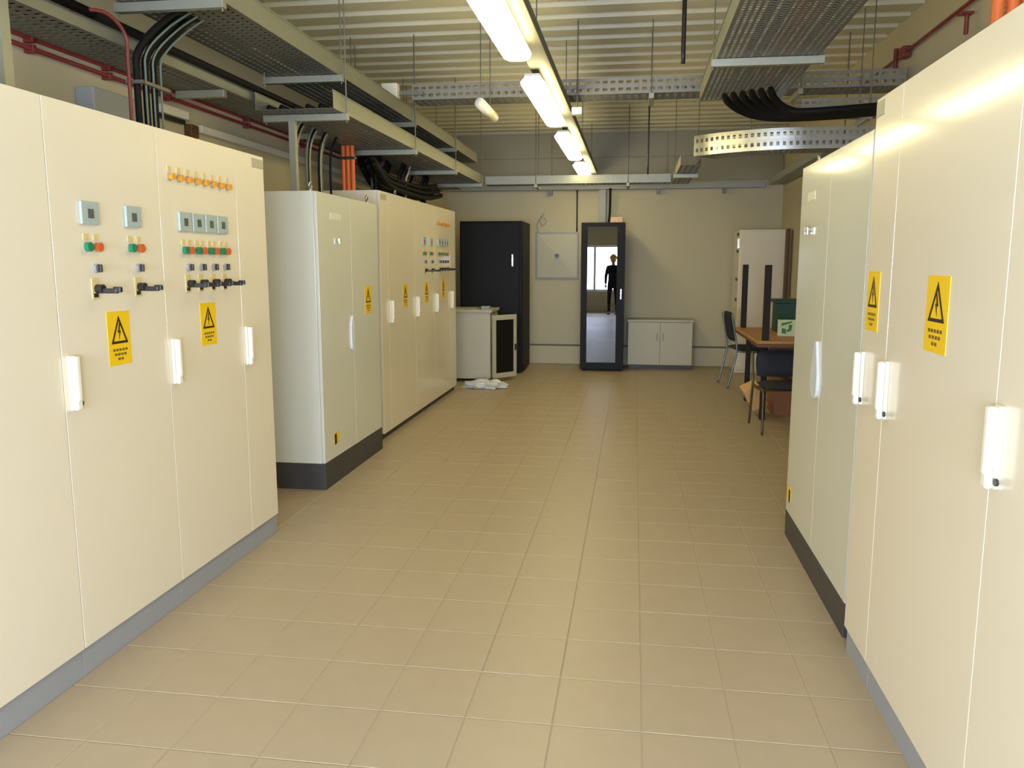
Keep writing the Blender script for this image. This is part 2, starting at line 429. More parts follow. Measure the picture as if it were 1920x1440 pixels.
XC = -2.03
C_ = []
for (a, b, hy, lab) in ((6.42, 6.62, None, 'narrow cream cabinet right behind the grey cabinet with dark plinth'),
        (6.62, 7.46, 6.66, 'cream cabinet with one warning sticker and no instruments, by orange conduit'),
        (7.46, 8.22, 7.50, 'cream control cabinet with two instrument columns in the far row'),
        (8.22, 8.94, 8.26, 'cream control cabinet with amber lamp row in the far row by the black rack'),
        (8.94, 9.22, 8.975, 'narrow cream end cabinet of the far row beside the low rack')):
    c, d = cabinet(lab, 1, XC, a, b, .055, 2.045, .60, plinth='dark_plinth', rec=.03, hy=hy); C_.append(c)
MB().box(XC, XC + .003, 6.45, 6.60, 1.975, 2.02).build('nameplate', 'nameplate', C_[0])
sticker(C_[1], 1, XC, 7.12, 1.08, 1.28, .15); sticker(C_[2], 1, XC, 7.88, 1.08, 1.28, .15); sticker(C_[3], 1, XC, 8.60, 1.09, 1.30, .15)
for y in (7.80, 8.07):
    meter(C_[2], XC, y, 1.675); buttons(C_[2], XC, y, 1.56, .055); selector(C_[2], XC, y + .02, 1.48); rotary(C_[2], XC, y + .03, 1.405)
for k in range(8): lamp_ind(C_[3], XC, 8.36 + k * .07, 1.872)
for k in range(4):
    y = 8.43 + k * .115
    meter(C_[3], XC, y, 1.68); buttons(C_[3], XC, y, 1.56, .046); selector(C_[3], XC, y, 1.48); rotary(C_[3], XC, y + .02, 1.41)
eyebolt(C_[1], -2.10, 7.1, 2.045)

# right bank
XD = 0.82
cD3, _ = cabinet('narrow cream cabinet with warning sticker beside grey cabinet with oval handle', -1, XD, 2.80, 3.09, .10, 2.03, .60, hy=3.052, dot=-1)
cD2, _ = cabinet('wide cream cabinet with large warning sticker and no instruments', -1, XD, 1.965, 2.80, .10, 2.03, .60, hy=2.765, dot=-1)
cabinet('wide plain cream cabinet without sticker facing the meter cabinets', -1, XD, 1.13, 1.965, .10, 2.03, .60, hy=1.93, dot=-1)
sticker(cD3, -1, XD, 2.985, 1.235, 1.44, .14); sticker(cD2, -1, XD, 2.375, 1.225, 1.435, .165)
MB().box(XD, XD - .003, 2.985, 3.08, 1.965, 2.015).build('nameplate', 'nameplate', cD3)
XE = 0.845
cE, dE = grey_cabinet('pale grey two-door cabinet with oval handle facing the aisle by the table', -1, XE, 3.20, 4.47, .14, 1.95, .60, True)
MB().box(XE, XE - .002, 4.14, 4.30, 1.77, 1.81).build('maker_plate', 'white_box', dE[1])
chrome_lock(dE[1], -1, XE, 4.26, 1.635); chrome_lock(dE[1], -1, XE, 4.20, 1.632)
oval_handle(dE[1], -1, XE, 3.915, .845, 1.11, .135, '')
small_sticker(cE, -1, XE, 4.40, .245)
eyebolt(cE, .905, 4.40, 1.95); eyebolt(cE, .905, 3.30, 1.95)

# ============================================================ ceiling lamps
def trunk():
    t = empty('lamp_trunking', (-.62, 5.5, 2.62), 'long grey trunking rail that the fluorescent lamps hang from', 'trunking')
    MB().box(-.67, -.53, YF + .3, YB - .35, 2.66, 2.72, .003).build('rail', 'galv', t)
    for y in (1.0, 3.2, 5.0, 7.1, 9.3, 11.2):
        MB().tube([(-.60, y, 2.72), (-.60, y, ZC)], .004, 6).build('hanger_rod', 'galv', t)
trunk()
lamp_tpl = None
lab = {0: 'lit white fluorescent ceiling lamp over the near meter cabinets', 1: 'lit white fluorescent ceiling lamp just before the cross cable tray',
       2: 'lit white fluorescent ceiling lamp beyond the cross cable tray', 3: 'lit white fluorescent ceiling lamp closest to the back wall'}
house = shared('housing', MB().box(-.050, .050, -.81, .81, .062, .080, .004), 'lamp_body')
dif_b = MB()
sec = [(-.052, .062), (-.080, .034), (-.070, .012), (-.045, .002), (0, 0), (.045, .002), (.070, .012), (.080, .034), (.052, .062)]
ys = [(-.80, .75), (-.785, .93), (-.75, 1), (.75, 1), (.785, .93), (.80, .75)]
for (yy, sc) in ys: dif_b.v += [Vector((a * sc, yy, (.062 - (.062 - b) * sc))) for a, b in sec]
k7 = len(sec)
for i in range(len(ys) - 1):
    for k in range(k7 - 1): dif_b.f.append((i*k7+k, i*k7+k+1, (i+1)*k7+k+1, (i+1)*k7+k))
dif_b.f.append(tuple(range(k7))); dif_b.f.append(tuple(range((len(ys)-1)*k7, len(ys)*k7)))
for i in range(len(ys) - 1): dif_b.f.append((i*k7, (i+1)*k7, (i+1)*k7+k7-1, i*k7+k7-1))
diff = shared('diffuser', dif_b, 'lamp', True)
lampy = [3.86, 6.08, 8.30, 10.52]
for i, y in enumerate(lampy):
    L = empty('fluorescent_lamp', (-.66, y, 2.56), lab.get(i, 'lit white fluorescent ceiling lamp over the cabinets near the window'), 'lamp', 'fluorescent lamps under the trunking rail')
    put('housing', house, L, (-.66, y, 2.56)); put('diffuser', diff, L, (-.66, y, 2.56))
    for dy in (-.6, .6): MB().box(-.68, -.64, y + dy - .015, y + dy + .015, 2.641, 2.66).build('bracket', 'galv', L)

# ============================================================ cable trays
def tray(label, z, x0, x1, y0, y1, axis='y', h=.11, sup=(), rods=True, pu=.05, pv=.05, perf_side=False, grp=None, sup_out=.03, fu=.5, fv=.35):
    t = empty('cable_tray', ((x0 + x1) / 2, (y0 + y1) / 2, z), label, 'cable tray', grp)
    if axis == 'y':
        b = perf(lambda u, v: (x0 + v, y0 + u, z), y1 - y0, x1 - x0, pu, pv, fu, fv).build('tray_bottom', 'galv', t); solid(b)
        for x in (x0, x1):
            if perf_side: so = perf(lambda u, v: (x, y0 + u, z + v), y1 - y0, h, pu, h / 3, .6, .4, .006).build('tray_side', 'galv_perf', t)
            else: so = MB().box(x - .0012, x + .0012, y0, y1, z, z + h).box(x - .006, x + .006, y0, y1, z + h, z + h + .006).build('tray_side', 'galv_side', t)
            if perf_side: solid(so)
        for y in sup:
            MB().box(x0 - sup_out, x1 + sup_out, y - .02, y + .02, z - .045, z - .003, .003).build('support_rail', 'galv_side', t)
            if rods:
                for x in (x0 - sup_out + .012, x1 + sup_out - .012):
                    MB().tube([(x, y, z - .06), (x, y, ZC)], .0045, 6).build('hanger_rod', 'galv', t)
    else:
        b = perf(lambda u, v: (x0 + u, y0 + v, z), x1 - x0, y1 - y0, pu, pv, fu, fv).build('tray_bottom', 'galv', t); solid(b)
        for y in (y0, y1):
            if perf_side: so = perf(lambda u, v: (x0 + u, y, z + v), x1 - x0, h, pu, h / 3, .6, .4, .006).build('tray_side', 'galv_perf', t); solid(so)
            else: MB().box(x0, x1, y - .0012, y + .0012, z, z + h).box(x0, x1, y - .006, y + .006, z + h, z + h + .006).build('tray_side', 'galv_side', t)
        for x in sup:
            MB().box(x - .02, x + .02, y0 - sup_out, y1 + sup_out, z - .045, z - .003, .003).build('support_rail', 'galv_side', t)
            if rods:
                for y in (y0 - sup_out + .012, y1 + sup_out - .012):
                    MB().tube([(x, y, z - .06), (x, y, ZC)], .0045, 6).build('hanger_rod', 'galv', t)
    return t
tray('long lower cable tray above the far cabinet row beside the orange conduit', 2.40, -2.33, -1.83, 4.92, 9.95, sup=(5.10, 6.75, 8.30, 9.7), h=.10)
tray('upper cable tray running over the cream meter cabinets', 2.66, -2.38, -1.90, 2.30, 9.9, sup=(3.68, 5.22, 7.0, 8.6), h=.10)
tray('perforated cross cable tray spanning the aisle past the second lamp', 2.765, -1.80, 1.95, 6.62, 6.90, axis='x', sup=(.1, 1.2), perf_side=True, h=.12, pu=.06)
tray('far cross cable tray in front of the back wall', 2.41, -1.82, .40, 10.0, 10.25, axis='x', sup=(-1.2, -.1), h=.09)
tray('wide perforated cable tray above the grey cabinet with oval handle', 2.60, .43, .98, 1.6, 6.1, sup=(2.6, 4.90), h=.10, pu=.035, pv=.03, fu=.55, fv=.5)
tray('narrow cable tray reaching from the curved tray toward the back wall', 2.41, .42, .62, 8.30, 10.25, sup=(9.1,), h=.09)
tray('perforated wall cable tray behind the cream meter cabinets', 2.46, -2.66, -2.36, .4, 11.2, sup=(2.0, 4.6, 6.2, 8.0), rods=False, h=.06, pu=.045, pv=.05, fu=.45, fv=.5, sup_out=.0)
tray('short perforated branch tray above the grey cabinet with oval handle', 2.52, 1.16, 1.98, 6.30, 6.55, axis='x', sup=(1.62,), perf_side=True, h=.11, pu=.05)
# curved perforated tray on the right
ct = empty('cable_tray', (1.2, 7.6, 2.38), 'curved perforated tray bend sweeping toward the right wall', 'cable tray')
def arc(off):
    P = []
    for k in range(15):
        a = k / 14 * R(52); rr = 1.5 + off
        P.append(Vector((2.02 - .42 - 0 + (-1) * 0 + rr * 0, 0, 0)))
    return P
def bend(u, off):      # u metres along; enters heading -X from the right wall, turns toward +Y
    s1 = 0.62
    if u < s1: return Vector((1.97 - u, 7.05 + off, 0))
    a = (u - s1) / 1.2
    return Vector((1.97 - s1 - (1.2 - off) * math.sin(a), 7.05 + 1.2 - (1.2 - off) * math.cos(a), 0))
Lb = .62 + 1.2 * R(46)
o = perf(lambda u, v: bend(u, 0) + Vector((0, 0, 2.38 + v)), Lb, .17, .05, .052, .5, .4, .008).build('tray_side', 'galv_bright', ct); solid(o)
o = perf(lambda u, v: bend(u, .28) + Vector((0, 0, 2.38 + v)), Lb, .17, .05, .052, .5, .4, .008).build('tray_side', 'galv_bright', ct); solid(o)
o = perf(lambda u, v: bend(u, v) + Vector((0, 0, 2.38)), Lb, .28, .05, .05, .5, .4).build('tray_bottom', 'galv', ct); solid(o)
for u in (.3, 1.1):
    p = bend(u, .14)
    MB().tube([(p.x, p.y, 2.33), (p.x, p.y, ZC)], .006, 6).build('hanger_rod', 'galv', ct)
# wall duct along back and right wall
wd = empty('cable_duct', (0, YB - .1, 2.5), 'dark grey cable duct along the top of the back wall', 'cable duct')
MB().box(XL + .1, XR - .25, YB - .12, YB - .035, 2.49, 2.57, .004).build('duct', 'grey_box', wd)
for x in (-1.2, .3, 1.2): MB().box(x - .02, x + .02, YB - .11, YB - .04, 2.42, 2.492).build('bracket', 'galv', wd)
wd = empty('cable_duct', (XR - .12, 10, 2.5), 'cable duct along the top of the right wall', 'cable duct')
MB().box(XR - .22, XR - .02, 7.7, YB - .14, 2.52, 2.60, .004).build('duct', 'grey_box', wd)

# ------------------------------------------------------------ cables and conduits
def cable(name, label, cat, pts, r, m, group=None, sm=8, seg=8):
    o = MB().tube(pts, r, seg, sm).build(name, m, None, True); tag(o, label, cat, group); return o
# black riser cables at the cream cabinets
gr = 'riser cables above the meter cabinets'
for k in range(6):
    y = 3.56 + k * .034; x = -2.25 - .02 * (k % 2)
    cable('riser_cable', 'black cable rising from the cream meter cabinets and bending into the upper tray', 'cable',
          [(x, y, 1.98), (x, y, 2.30), (x + .01, y + .01, 2.42), (x + .06, y + .12, 2.56), (x + .08, y + .32, 2.66 + .004 * k), (x + .06, y + .9, 2.685)], .0145, 'black', gr)
for k in range(3):
    y = 3.585 + k * .062
    cable('riser_cable', 'pale grey cable among the black risers above the cream meter cabinets', 'cable',
          [(-2.222, y, 1.98), (-2.222, y, 2.30), (-2.212, y + .01, 2.42), (-2.165, y + .12, 2.55), (-2.14, y + .30, 2.672)], .005, 'green_cable', gr)
cl = empty('cable_clamp', (-2.225, 3.65, 2.30), 'small metal clamp bar holding the riser cables', 'clamp')
MB().box(-2.225, -2.205, 3.54, 3.76, 2.27, 2.285).box(-2.29, -2.205, 3.535, 3.545, 2.27, 2.285).box(-2.29, -2.205, 3.755, 3.765, 2.27, 2.285).build('bar', 'galv', cl)
cable('red_cable', 'thin dark red cable looping beside the black riser cables', 'cable', [(-2.25, 3.50, 1.98), (-2.25, 3.50, 2.35), (-2.25, 3.49, 2.47), (-2.28, 3.40, 2.535), (-2.36, 3.30, 2.52), (-2.40, 3.2, 2.50)], .008, 'red')
# cable bundle on the wall tray
for k in range(4):
    cable('tray_cable', 'black cable lying along the perforated wall tray', 'cable', [(-2.40 - .03 * k, .5, 2.482), (-2.40 - .03 * k, 3, 2.485), (-2.41 - .03 * k, 6, 2.482), (-2.41 - .03 * k, 11, 2.484)], .0135, 'black', 'cables along the wall tray', 4)
# tall edge bundle strapped on the tray rim
cable('tray_cable', 'thick black cable strapped along the rim of the perforated wall tray', 'cable', [(-2.335, .5, 2.53), (-2.335, 3.3, 2.53), (-2.335, 3.5, 2.53), (-2.335, 11, 2.53)], .022, 'black')
# red pipes on the left wall
for k, z in enumerate((2.47, 2.425)):
    p = empty('red_pipe', (XL + .03, 5, z), 'upper dark red pipe on the wall above the meter cabinets' if k == 0 else 'lower dark red pipe on the wall above the meter cabinets', 'pipe')
    MB().tube([(XL + .035, .4, z), (XL + .035, 11.5, z)], .011, 10).build('pipe', 'red', p, True)
    for y in (3.5, 4.05, 4.6, 5.6, 6.6, 7.8): MB().box(XL, XL + .05, y - .012, y + .012, z - .018, z + .018, .003).build('pipe_clip', 'red', p)
# strut post, far left
st = empty('strut_post', (-2.2, 2.69, 2.01), 'grey steel strut post standing between cabinet top and ceiling', 'post')
MB().box(-2.225, -2.18, 2.665, 2.71, 2.01, ZC).build('post', 'galv_side', st)
MB().box(-2.245, -2.16, 2.645, 2.73, 2.01, 2.02).build('foot_plate', 'galv', st)
st = empty('strut_post', (-2.2, 4.98, 1.912), 'grey steel strut post standing on the grey cabinet', 'post')
MB().box(-2.17, -2.13, 5.03, 5.07, 1.92, 2.352).build('post', 'galv_side', st)
MB().box(-2.19, -2.11, 5.01, 5.09, 1.912, 1.92).build('foot_plate', 'galv', st)
# orange conduit and drops over far cabinets
oc = empty('orange_conduit', (-2.30, 6.36, 1.92), 'bundle of orange corrugated conduits dropping to the far cream row', 'conduit')
for k in range(3):
    x = -2.335 + k * .038; pts = []; rr = []
    z = 2.045
    while z < 2.395: pts += [(x, 6.47, z), (x, 6.47, z + .006)]; rr += [.019, .016]; z += .012
    MB().tube(pts, rr, 10).build('tube', 'orange', oc, True)
MB().box(-2.36, -2.235, 6.44, 6.50, 2.29, 2.31).build('strap', 'dark', oc)
gd = 'cables dropping from the lower tray to the far cabinets'
for k in range(22):
    y = 6.66 + k * .105 + random.uniform(-.02, .02); x = -2.20 - random.uniform(0, .22)
    mm = random.choice(['black', 'black', 'black', 'beige_cable', 'dark'])
    cable('drop_cable', 'beige cable dropping from the lower tray onto the far cream cabinets' if mm == 'beige_cable' else 'black cable dropping from the lower tray onto the far cream cabinets', 'cable',
          [(x, y, 2.044), (x, y, 2.25), (x + .02, y + .03, 2.34), (x + .03, y + .12, 2.42), (x + .03, y + .5, 2.43)], .013 if mm != 'beige_cable' else .01, mm, gd)
for k in range(10):
    y = 5.30 + k * .075; x = -2.26 - .02 * (k % 3)
    mm = ['beige_cable', 'black', 'beige_cable', 'green_cable', 'black'][k % 5]
    cable('drop_cable', {'beige_cable': 'beige', 'black': 'black', 'green_cable': 'grey-green'}[mm] + ' cable dropping from the lower tray onto the pale grey cabinet', 'cable',
          [(x, y, 1.912), (x, y, 2.2), (x + .02, y + .02, 2.34), (x + .04, y + .12, 2.425), (x + .04, y + .4, 2.43)], .009, mm, 'cables dropping to the grey cabinet')
for k in range(5):
    cable('tray_cable', 'black power cable lying in the long lower tray', 'cable', [(-2.28 + k * .085, 5.0, 2.425), (-2.27 + k * .085, 7, 2.43), (-2.28 + k * .085, 9.8, 2.425)], .02, 'black', 'cables in the lower tray', 4)
for k in range(4):
    cable('tray_cable', 'black cable lying in the upper tray over the meter cabinets', 'cable', [(-2.12 + k * .05, 3.2, 2.68), (-2.12 + k * .05, 6, 2.684), (-2.12 + k * .05, 9.6, 2.68)], .015, 'black', 'cables in the upper tray', 4)
for k in range(5):
    mm = 'orange' if k in (2, 3) else 'black'
    cable('tray_cable', ('orange' if mm == 'orange' else 'black') + ' conduit lying in the wide perforated tray', 'cable', [(.60 + k * .07, 1.8, 2.625), (.60 + k * .07, 4, 2.63), (.60 + k * .07, 6.0, 2.625)], .018, mm, 'conduits in the wide tray', 4)
for k in range(9):
    x = -2.16 - .034 * k; z = 2.13 + .055 * (k % 3)
    cable('loop_cable', 'thick black cable sagging in loops above the far cream cabinets', 'cable',
          [(x, 6.70 + .05 * k, z + .16), (x, 7.1 + .04 * k, z + .02), (x - .01, 7.8, z), (x, 8.5, z + .01), (x, 9.1 + .02 * k, z + .08)], .024, 'black', 'sagging black cables above the far row', 6)
# cables turning right over the end of the wide tray
for k in range(6):
    cable('tray_cable', 'black cable curving from the wide tray toward the right wall', 'cable',
          [(.56 + k * .054, 5.7 - .03 * k, 2.64), (.62 + k * .054, 6.09 - .04 * k, 2.585), (.85 + k * .035, 6.27 - .05 * k, 2.51), (1.22, 6.22 - .053 * k, 2.485), (1.96, 6.22 - .053 * k, 2.53)], .024, 'black', 'cables curving over the wide tray end')
# right wall: red pipe with valve, orange conduit, pale duct
p = empty('red_pipe', (XR - .04, 6, 3.02), 'thin red pipe with small valve high on the right wall', 'pipe')
MB().tube([(XR - .04, 4.6, 3.02), (XR - .04, 8.2, 3.02)], .012, 10).build('pipe', 'red', p, True)
MB().box(XR - .07, XR - .01, 6.68, 6.78, 2.98, 3.06, .006).build('fitting', 'red', p)
MB().tube([(XR - .04, 6.95, 2.93), (XR - .04, 6.95, 3.1)], .018, 8).build('fitting', 'red', p)
MB().tube([(XR - .06, 5.5, 2.83), (XR - .06, 5.5, 2.95)], .014, 8).box(XR - .11, XR - .03, 5.47, 5.53, 2.94, 2.955, .003).build('valve', 'red', p)
oc = empty('orange_conduit', (1.25, 3.0, 2.03), 'orange conduit trio rising from the cream cabinets on the wide tray side', 'conduit')
for k in range(3):
    x = 1.165 + k * .045; pts = []; rr = []; z = 2.03
    while z < 2.9: pts += [(x, 3.04, z), (x, 3.04, z + .008)]; rr += [.021, .018]; z += .016
    MB().tube(pts, rr, 10).build('tube', 'orange', oc, True)
# cable drops at the back wall
cable('wall_cable', 'black cable running down to the glass-door rack', 'cable', [(-.36, YB - .15, 2.50), (-.36, YB - .16, 2.2), (-.37, 11.6, 2.005)], .016, 'black', None, 6)
d = MB().box(-.52, -.42, YB - .10, YB - .035, 2.03, 2.49, .004).build('cable_duct', 'grey_box'); tag(d, 'short vertical grey duct on the wall above glass-door rack', 'cable duct')
cable('wall_cable', 'thin dark conduit running down the wall to the square hatch', 'cable', [(-.83, YB - .04, 2.49), (-.83, YB - .02, 2.2), (-.83, YB - .02, 1.91)], .011, 'dark', None, 3)
cable('wall_cable', 'loose grey wire coil hanging on the wall above the square hatch', 'cable', [(-1.38, YB - .02, 1.90), (-1.40, YB - .03, 2.02), (-1.33, YB - .03, 2.12), (-1.27, YB - .03, 2.06), (-1.33, YB - .03, 2.0), (-1.36, YB - .03, 2.10), (-1.30, YB - .03, 2.17)], .006, 'grey_box')
cable('hanging_rod', 'dark rod hanging from the ceiling before the back wall', 'rod', [(.12, 9.2, 3.3), (.12, 9.2, 2.8), (.12, 9.2, 2.42)], .009, 'dark', None, 2)
cable('hanging_rod', 'short black strut hanging beside the wide perforated tray', 'rod', [(.30, 6.0, 3.3), (.30, 6.0, 3.0), (.30, 6.0, 2.83)], .016, 'dark', None, 2)
# small ceiling fittings
b = MB().box(-2.03, -1.90, 6.54, 6.618, 2.768, 2.885, .006).build('junction_box', 'white_box'); tag(b, 'white junction box at the corner of upper tray and cross tray', 'junction box')
MB().box(-1.90, -1.70, 6.60, 6.619, 2.80, 2.83).build('mounting_arm', 'galv', b)
e = empty('emergency_light', (-1.15, 6.4, 2.62), 'small unlit pale tubular light under the cross cable tray', 'lamp')
MB().tube([(-1.15, 6.12, 2.63), (-1.15, 6.72, 2.63)], .04, 12).build('tube', 'white_box', e, True)
for y in (6.15, 6.55): MB().tube([(-1.15, y, 2.67), (-1.15, y, ZC)], .004, 6).build('hanger_rod', 'galv', e)
b = MB().box(-.505, -.425, 6.5, 6.57, 2.60, 2.655, .008).build('junction_box', 'white_box'); tag(b, 'small pale junction box under the cross tray beside the second lamp', 'junction box')
MB().tube([(-.465, 6.54, 2.655), (-.465, 6.54, ZC)], .006, 6).build('hanger_rod', 'galv', b)
# left wall fittings
e = empty('wall_light', (XL + .04, 4.64, 2.40), 'pale wall light bar below the red pipes', 'lamp')
MB().box(XL, XL + .06, 4.50, 4.78, 2.325, 2.375, .008).build('cover', 'white_box', e); MB().box(XL, XL + .03, 4.50, 4.78, 2.30, 2.325).build('base', 'dark', e)
e = MB().box(XL, XL + .05, 4.81, 4.90, 2.235, 2.31, .005).build('junction_box', 'brown'); tag(e, 'small dark brown box on the wall behind the cream cabinets', 'junction box')
e = MB().box(XL, XL + .04, 4.96, 9.5, 2.28, 2.325, .004).build('cable_duct', 'white_box'); tag(e, 'pale narrow trunking on the left wall behind the cabinets', 'cable duct')
e = MB().box(XL, XL + .10, 3.82, 4.22, 2.02, 2.33, .006).build('junction_box', 'grey_box'); tag(e, 'grey box on the wall below the red pipes', 'junction box')

# ============================================================ back of the room
# black rack
def black_rack():
    c = empty('server_rack', (-1.87, 11.05, 0), 'tall solid black server rack by the low beige rack', 'rack')
    MB().box(-2.30, -1.46, 10.73, 11.5, .03, 2.01, .012).build('body', 'rack', c)
    d = MB().box(-2.28, -1.50, 10.70, 10.73, .07, 1.985, .006).build('door', 'rack', c)
    MB().box(-1.60, -1.575, 10.685, 10.70, 1.42, 1.58, .004).tube([(-1.5875, 10.675, 1.50), (-1.5875, 10.685, 1.50)], .012, 10).build('handle', 'chrome', d)
    for x in (-2.22, -1.54):
        for y in (10.8, 11.4): MB().tube([(x, y, 0), (x, y, .03)], .025, 10).build('foot', 'rack', c)
black_rack()
def glass_rack():
    x0, x1, y0, y1, h = -.715, -.135, 11.10, 11.72, 2.0
    c = empty('server_rack', ((x0 + x1) / 2, (y0 + y1) / 2, 0), 'tall black rack with smoked glass door', 'rack')
    b = MB(); t = .025
    b.box(x0, x0 + t, y0 + .03, y1, .03, h).box(x1 - t, x1, y0 + .03, y1, .03, h).box(x0, x1, y1 - t, y1, .03, h).box(x0, x1, y0 + .03, y1, h - t, h).box(x0, x1, y0 + .03, y1, .03, .03 + t)
    b.build('body', 'rack', c)
    d = MB().box(x0, x0 + .085, y0, y0 + .028, .03, h).box(x1 - .10, x1, y0, y0 + .028, .03, h).box(x0 + .085, x1 - .10, y0, y0 + .028, h - .055, h).box(x0 + .085, x1 - .10, y0, y0 + .028, .03, .12).build('door', 'rack', c)
    MB().box(x0 + .08, x1 - .095, y0 + .008, y0 + .013, .115, h - .05).build('glass_pane', 'smoked', d)
    MB().box(x1 - .05, x1 - .03, y0 - .012, y0, .98, 1.12, .004).build('handle', 'chrome', d)
    for k, (z, hh, mm) in enumerate(((.30, .10, 'dark'), (.55, .045, 'grey_box'), (.66, .045, 'dark'), (.80, .09, 'grey_box'), (1.02, .045, 'dark'))):
        MB().box(x0 + .06, x1 - .06, y0 + .12, y1 - .1, z, z + hh, .003).build('rack_unit', mm, c)
    for x in (x0 + .05, x1 - .05): MB().box(x - .012, x + .012, y0 + .08, y0 + .10, .055, h - .03).build('mounting_rail', 'rack', c)
    for x in (x0 + .06, x1 - .06):
        for y in (y0 + .1, y1 - .08): MB().tube([(x, y, 0), (x, y, .03)], .022, 10).build('foot', 'rack', c)
glass_rack()
b = MB().box(-.33, -.17, 11.25, 11.45, 2.0, 2.075, .006).build('small_carton', 'pink'); tag(b, 'small pinkish beige carton on top of the glass-door rack', 'box')
MB().box(-.33, -.17, 11.335, 11.365, 2.075, 2.0765).build('tape', 'carton_light', b)
# low cabinet
c = empty('low_cabinet', (.37, 11.62, 0), 'low pale grey two-door cabinet beside the glass-door rack', 'cabinet')
MB().box(-.07, .81, 11.42, 11.84, .06, .66, .003).build('body', 'low_cab', c)
MB().box(-.085, .825, 11.39, 11.85, .66, .69, .004).build('top', 'low_cab', c)
for a, bb, hx in ((-.066, .368, .33), (.372, .806, .41)):
    d = MB().box(a, bb, 11.40, 11.42, .065, .655, .003).build('door', 'low_cab', c)
    MB().box(hx - .008, hx + .008, 11.388, 11.40, .40, .50, .003).build('handle', 'grey_box', d)
MB().box(-.05, .79, 11.44, 11.83, 0, .06).build('plinth', 'dark_plinth', c)
# square wall hatch
c = empty('wall_hatch', (-1.1, YB - .02, 1.24), 'square grey pressed-metal hatch on the back wall with centre knob', 'hatch')
MB().box(-1.42, -.80, YB - .022, YB - .0005, 1.24, 1.90, .004).build('frame', 'grey_box', c)
hb = MB(); x0, x1, z0, z1, yy = -1.395, -.825, 1.265, 1.875, YB - .023
xm, zm = (x0 + x1) / 2, (z0 + z1) / 2
hb.v = [Vector(p) for p in ((x0, yy, z0), (x1, yy, z0), (x1, yy, z1), (x0, yy, z1), (xm, yy - .03, zm))]
hb.f = [(0, 1, 4), (1, 2, 4), (2, 3, 4), (3, 0, 4), (3, 2, 1, 0)]
hb.build('pressed_cover', 'low_cab', c)
MB().tube([(xm, yy - .028, zm), (xm, yy - .06, zm)], .03, 12).build('knob', 'dark', c)
# small beige rack with door ajar
c = empty('low_rack', (-2.0, 10.15, 0), 'low beige equipment rack with dark glass door ajar, before the black rack', 'rack')
MB().box(-2.28, -1.74, 9.86, 10.42, .04, .86, .004).build('body', 'low_cab', c)
MB().box(-2.30, -1.72, 9.84, 10.44, .86, .90, .006).build('lid', 'low_cab', c)
ux, uy = math.sin(R(38)), math.cos(R(38))
def dl(a, t, z): return (-1.715 + ux * a + uy * t, 9.84 + uy * a - ux * t, z)
def slab(b, a0, a1, t0, t1, z0, z1): return b.quad_box([dl(a0, t0, z0), dl(a1, t0, z0), dl(a1, t1, z0), dl(a0, t1, z0), dl(a0, t0, z1), dl(a1, t0, z1), dl(a1, t1, z1), dl(a0, t1, z1)])
b = MB(); Wd = .40
slab(b, 0, .05, 0, .02, .05, .83); slab(b, Wd - .05, Wd, 0, .02, .05, .83); slab(b, .05, Wd - .05, 0, .02, .77, .83); slab(b, .05, Wd - .05, 0, .02, .05, .11)
d = b.build('door', 'low_cab', c)
slab(MB(), .05, Wd - .05, .006, .014, .11, .77).build('glass_pane', 'rack', d)
slab(MB(), Wd - .035, Wd - .015, .02, .032, .38, .46).build('latch', 'dark', d)
for x in (-2.22, -1.80):
    for y in (9.92, 10.36): MB().tube([(x, y, 0), (x, y, .04)], .025, 10).build('foot', 'dark', c)
b = MB().box(-1.86, -1.76, 9.9, 10.0, .90, .94, .005).build('adapter_box', 'grey_box'); tag(b, 'small grey adapter lying on the low beige rack', 'box')
MB().tube([(-1.81, 10.0, .92), (-1.81, 10.04, .915), (-1.84, 10.1, .905), (-1.95, 10.15, .905)], .004, 6, 5).build('lead', 'dark', b)
# crumpled plastic
bm = bmesh.new(); bmesh.ops.create_icosphere(bm, subdivisions=4, radius=1)
from mathutils import noise
for v in bm.verts:
    n = noise.noise(v.co * 2.3) * .35 + noise.noise(v.co * 6) * .22 + abs(noise.noise(v.co * 11)) * .12
    v.co = Vector((v.co.x * .24, v.co.y * .14, max(v.co.z, -.25) * .07 + .0)) * (1 + n)
zmin = min(v.co.z for v in bm.verts)
for v in bm.verts: v.co += Vector((-1.73, 9.42, -zmin))
o = MB().add_bm(bm).build('plastic_wrap', 'wrap'); tag(o, 'crumpled pale plastic wrap lying on the floor before the low rack', 'plastic wrap')
# tall cream cabinet at back right
c = empty('tall_cabinet', (1.66, 11.5, 0), 'tall cream cabinet with dark side catches at the back wall behind the table', 'cabinet')
MB().box(1.36, 1.96, 11.22, 11.84, 0, 1.90, .004).build('body', 'cream', c)
MB().box(1.375, 1.945, 11.20, 11.22, .04, 1.88, .004).build('door', 'cream', c)
for z in (1.84, 1.62, 1.25, .98): MB().box(1.345, 1.36, 11.28, 11.38, z - .02, z + .02, .003).build('side_catch', 'dark', c)
MB().box(1.345, 1.36, 11.31, 11.35, 1.66, 1.79, .003).build('side_bar', 'chrome', c)
b = MB().box(1.925, 1.965, 10.98, 11.12, 0, 1.90, .003).build('gap_shade_strip', 'brown'); tag(b, 'dark brown strip standing in for the shaded gap beside the tall cream cabinet', 'shade strip')  # added strip, its dark brown stands in for shade in the gap by the cabinet

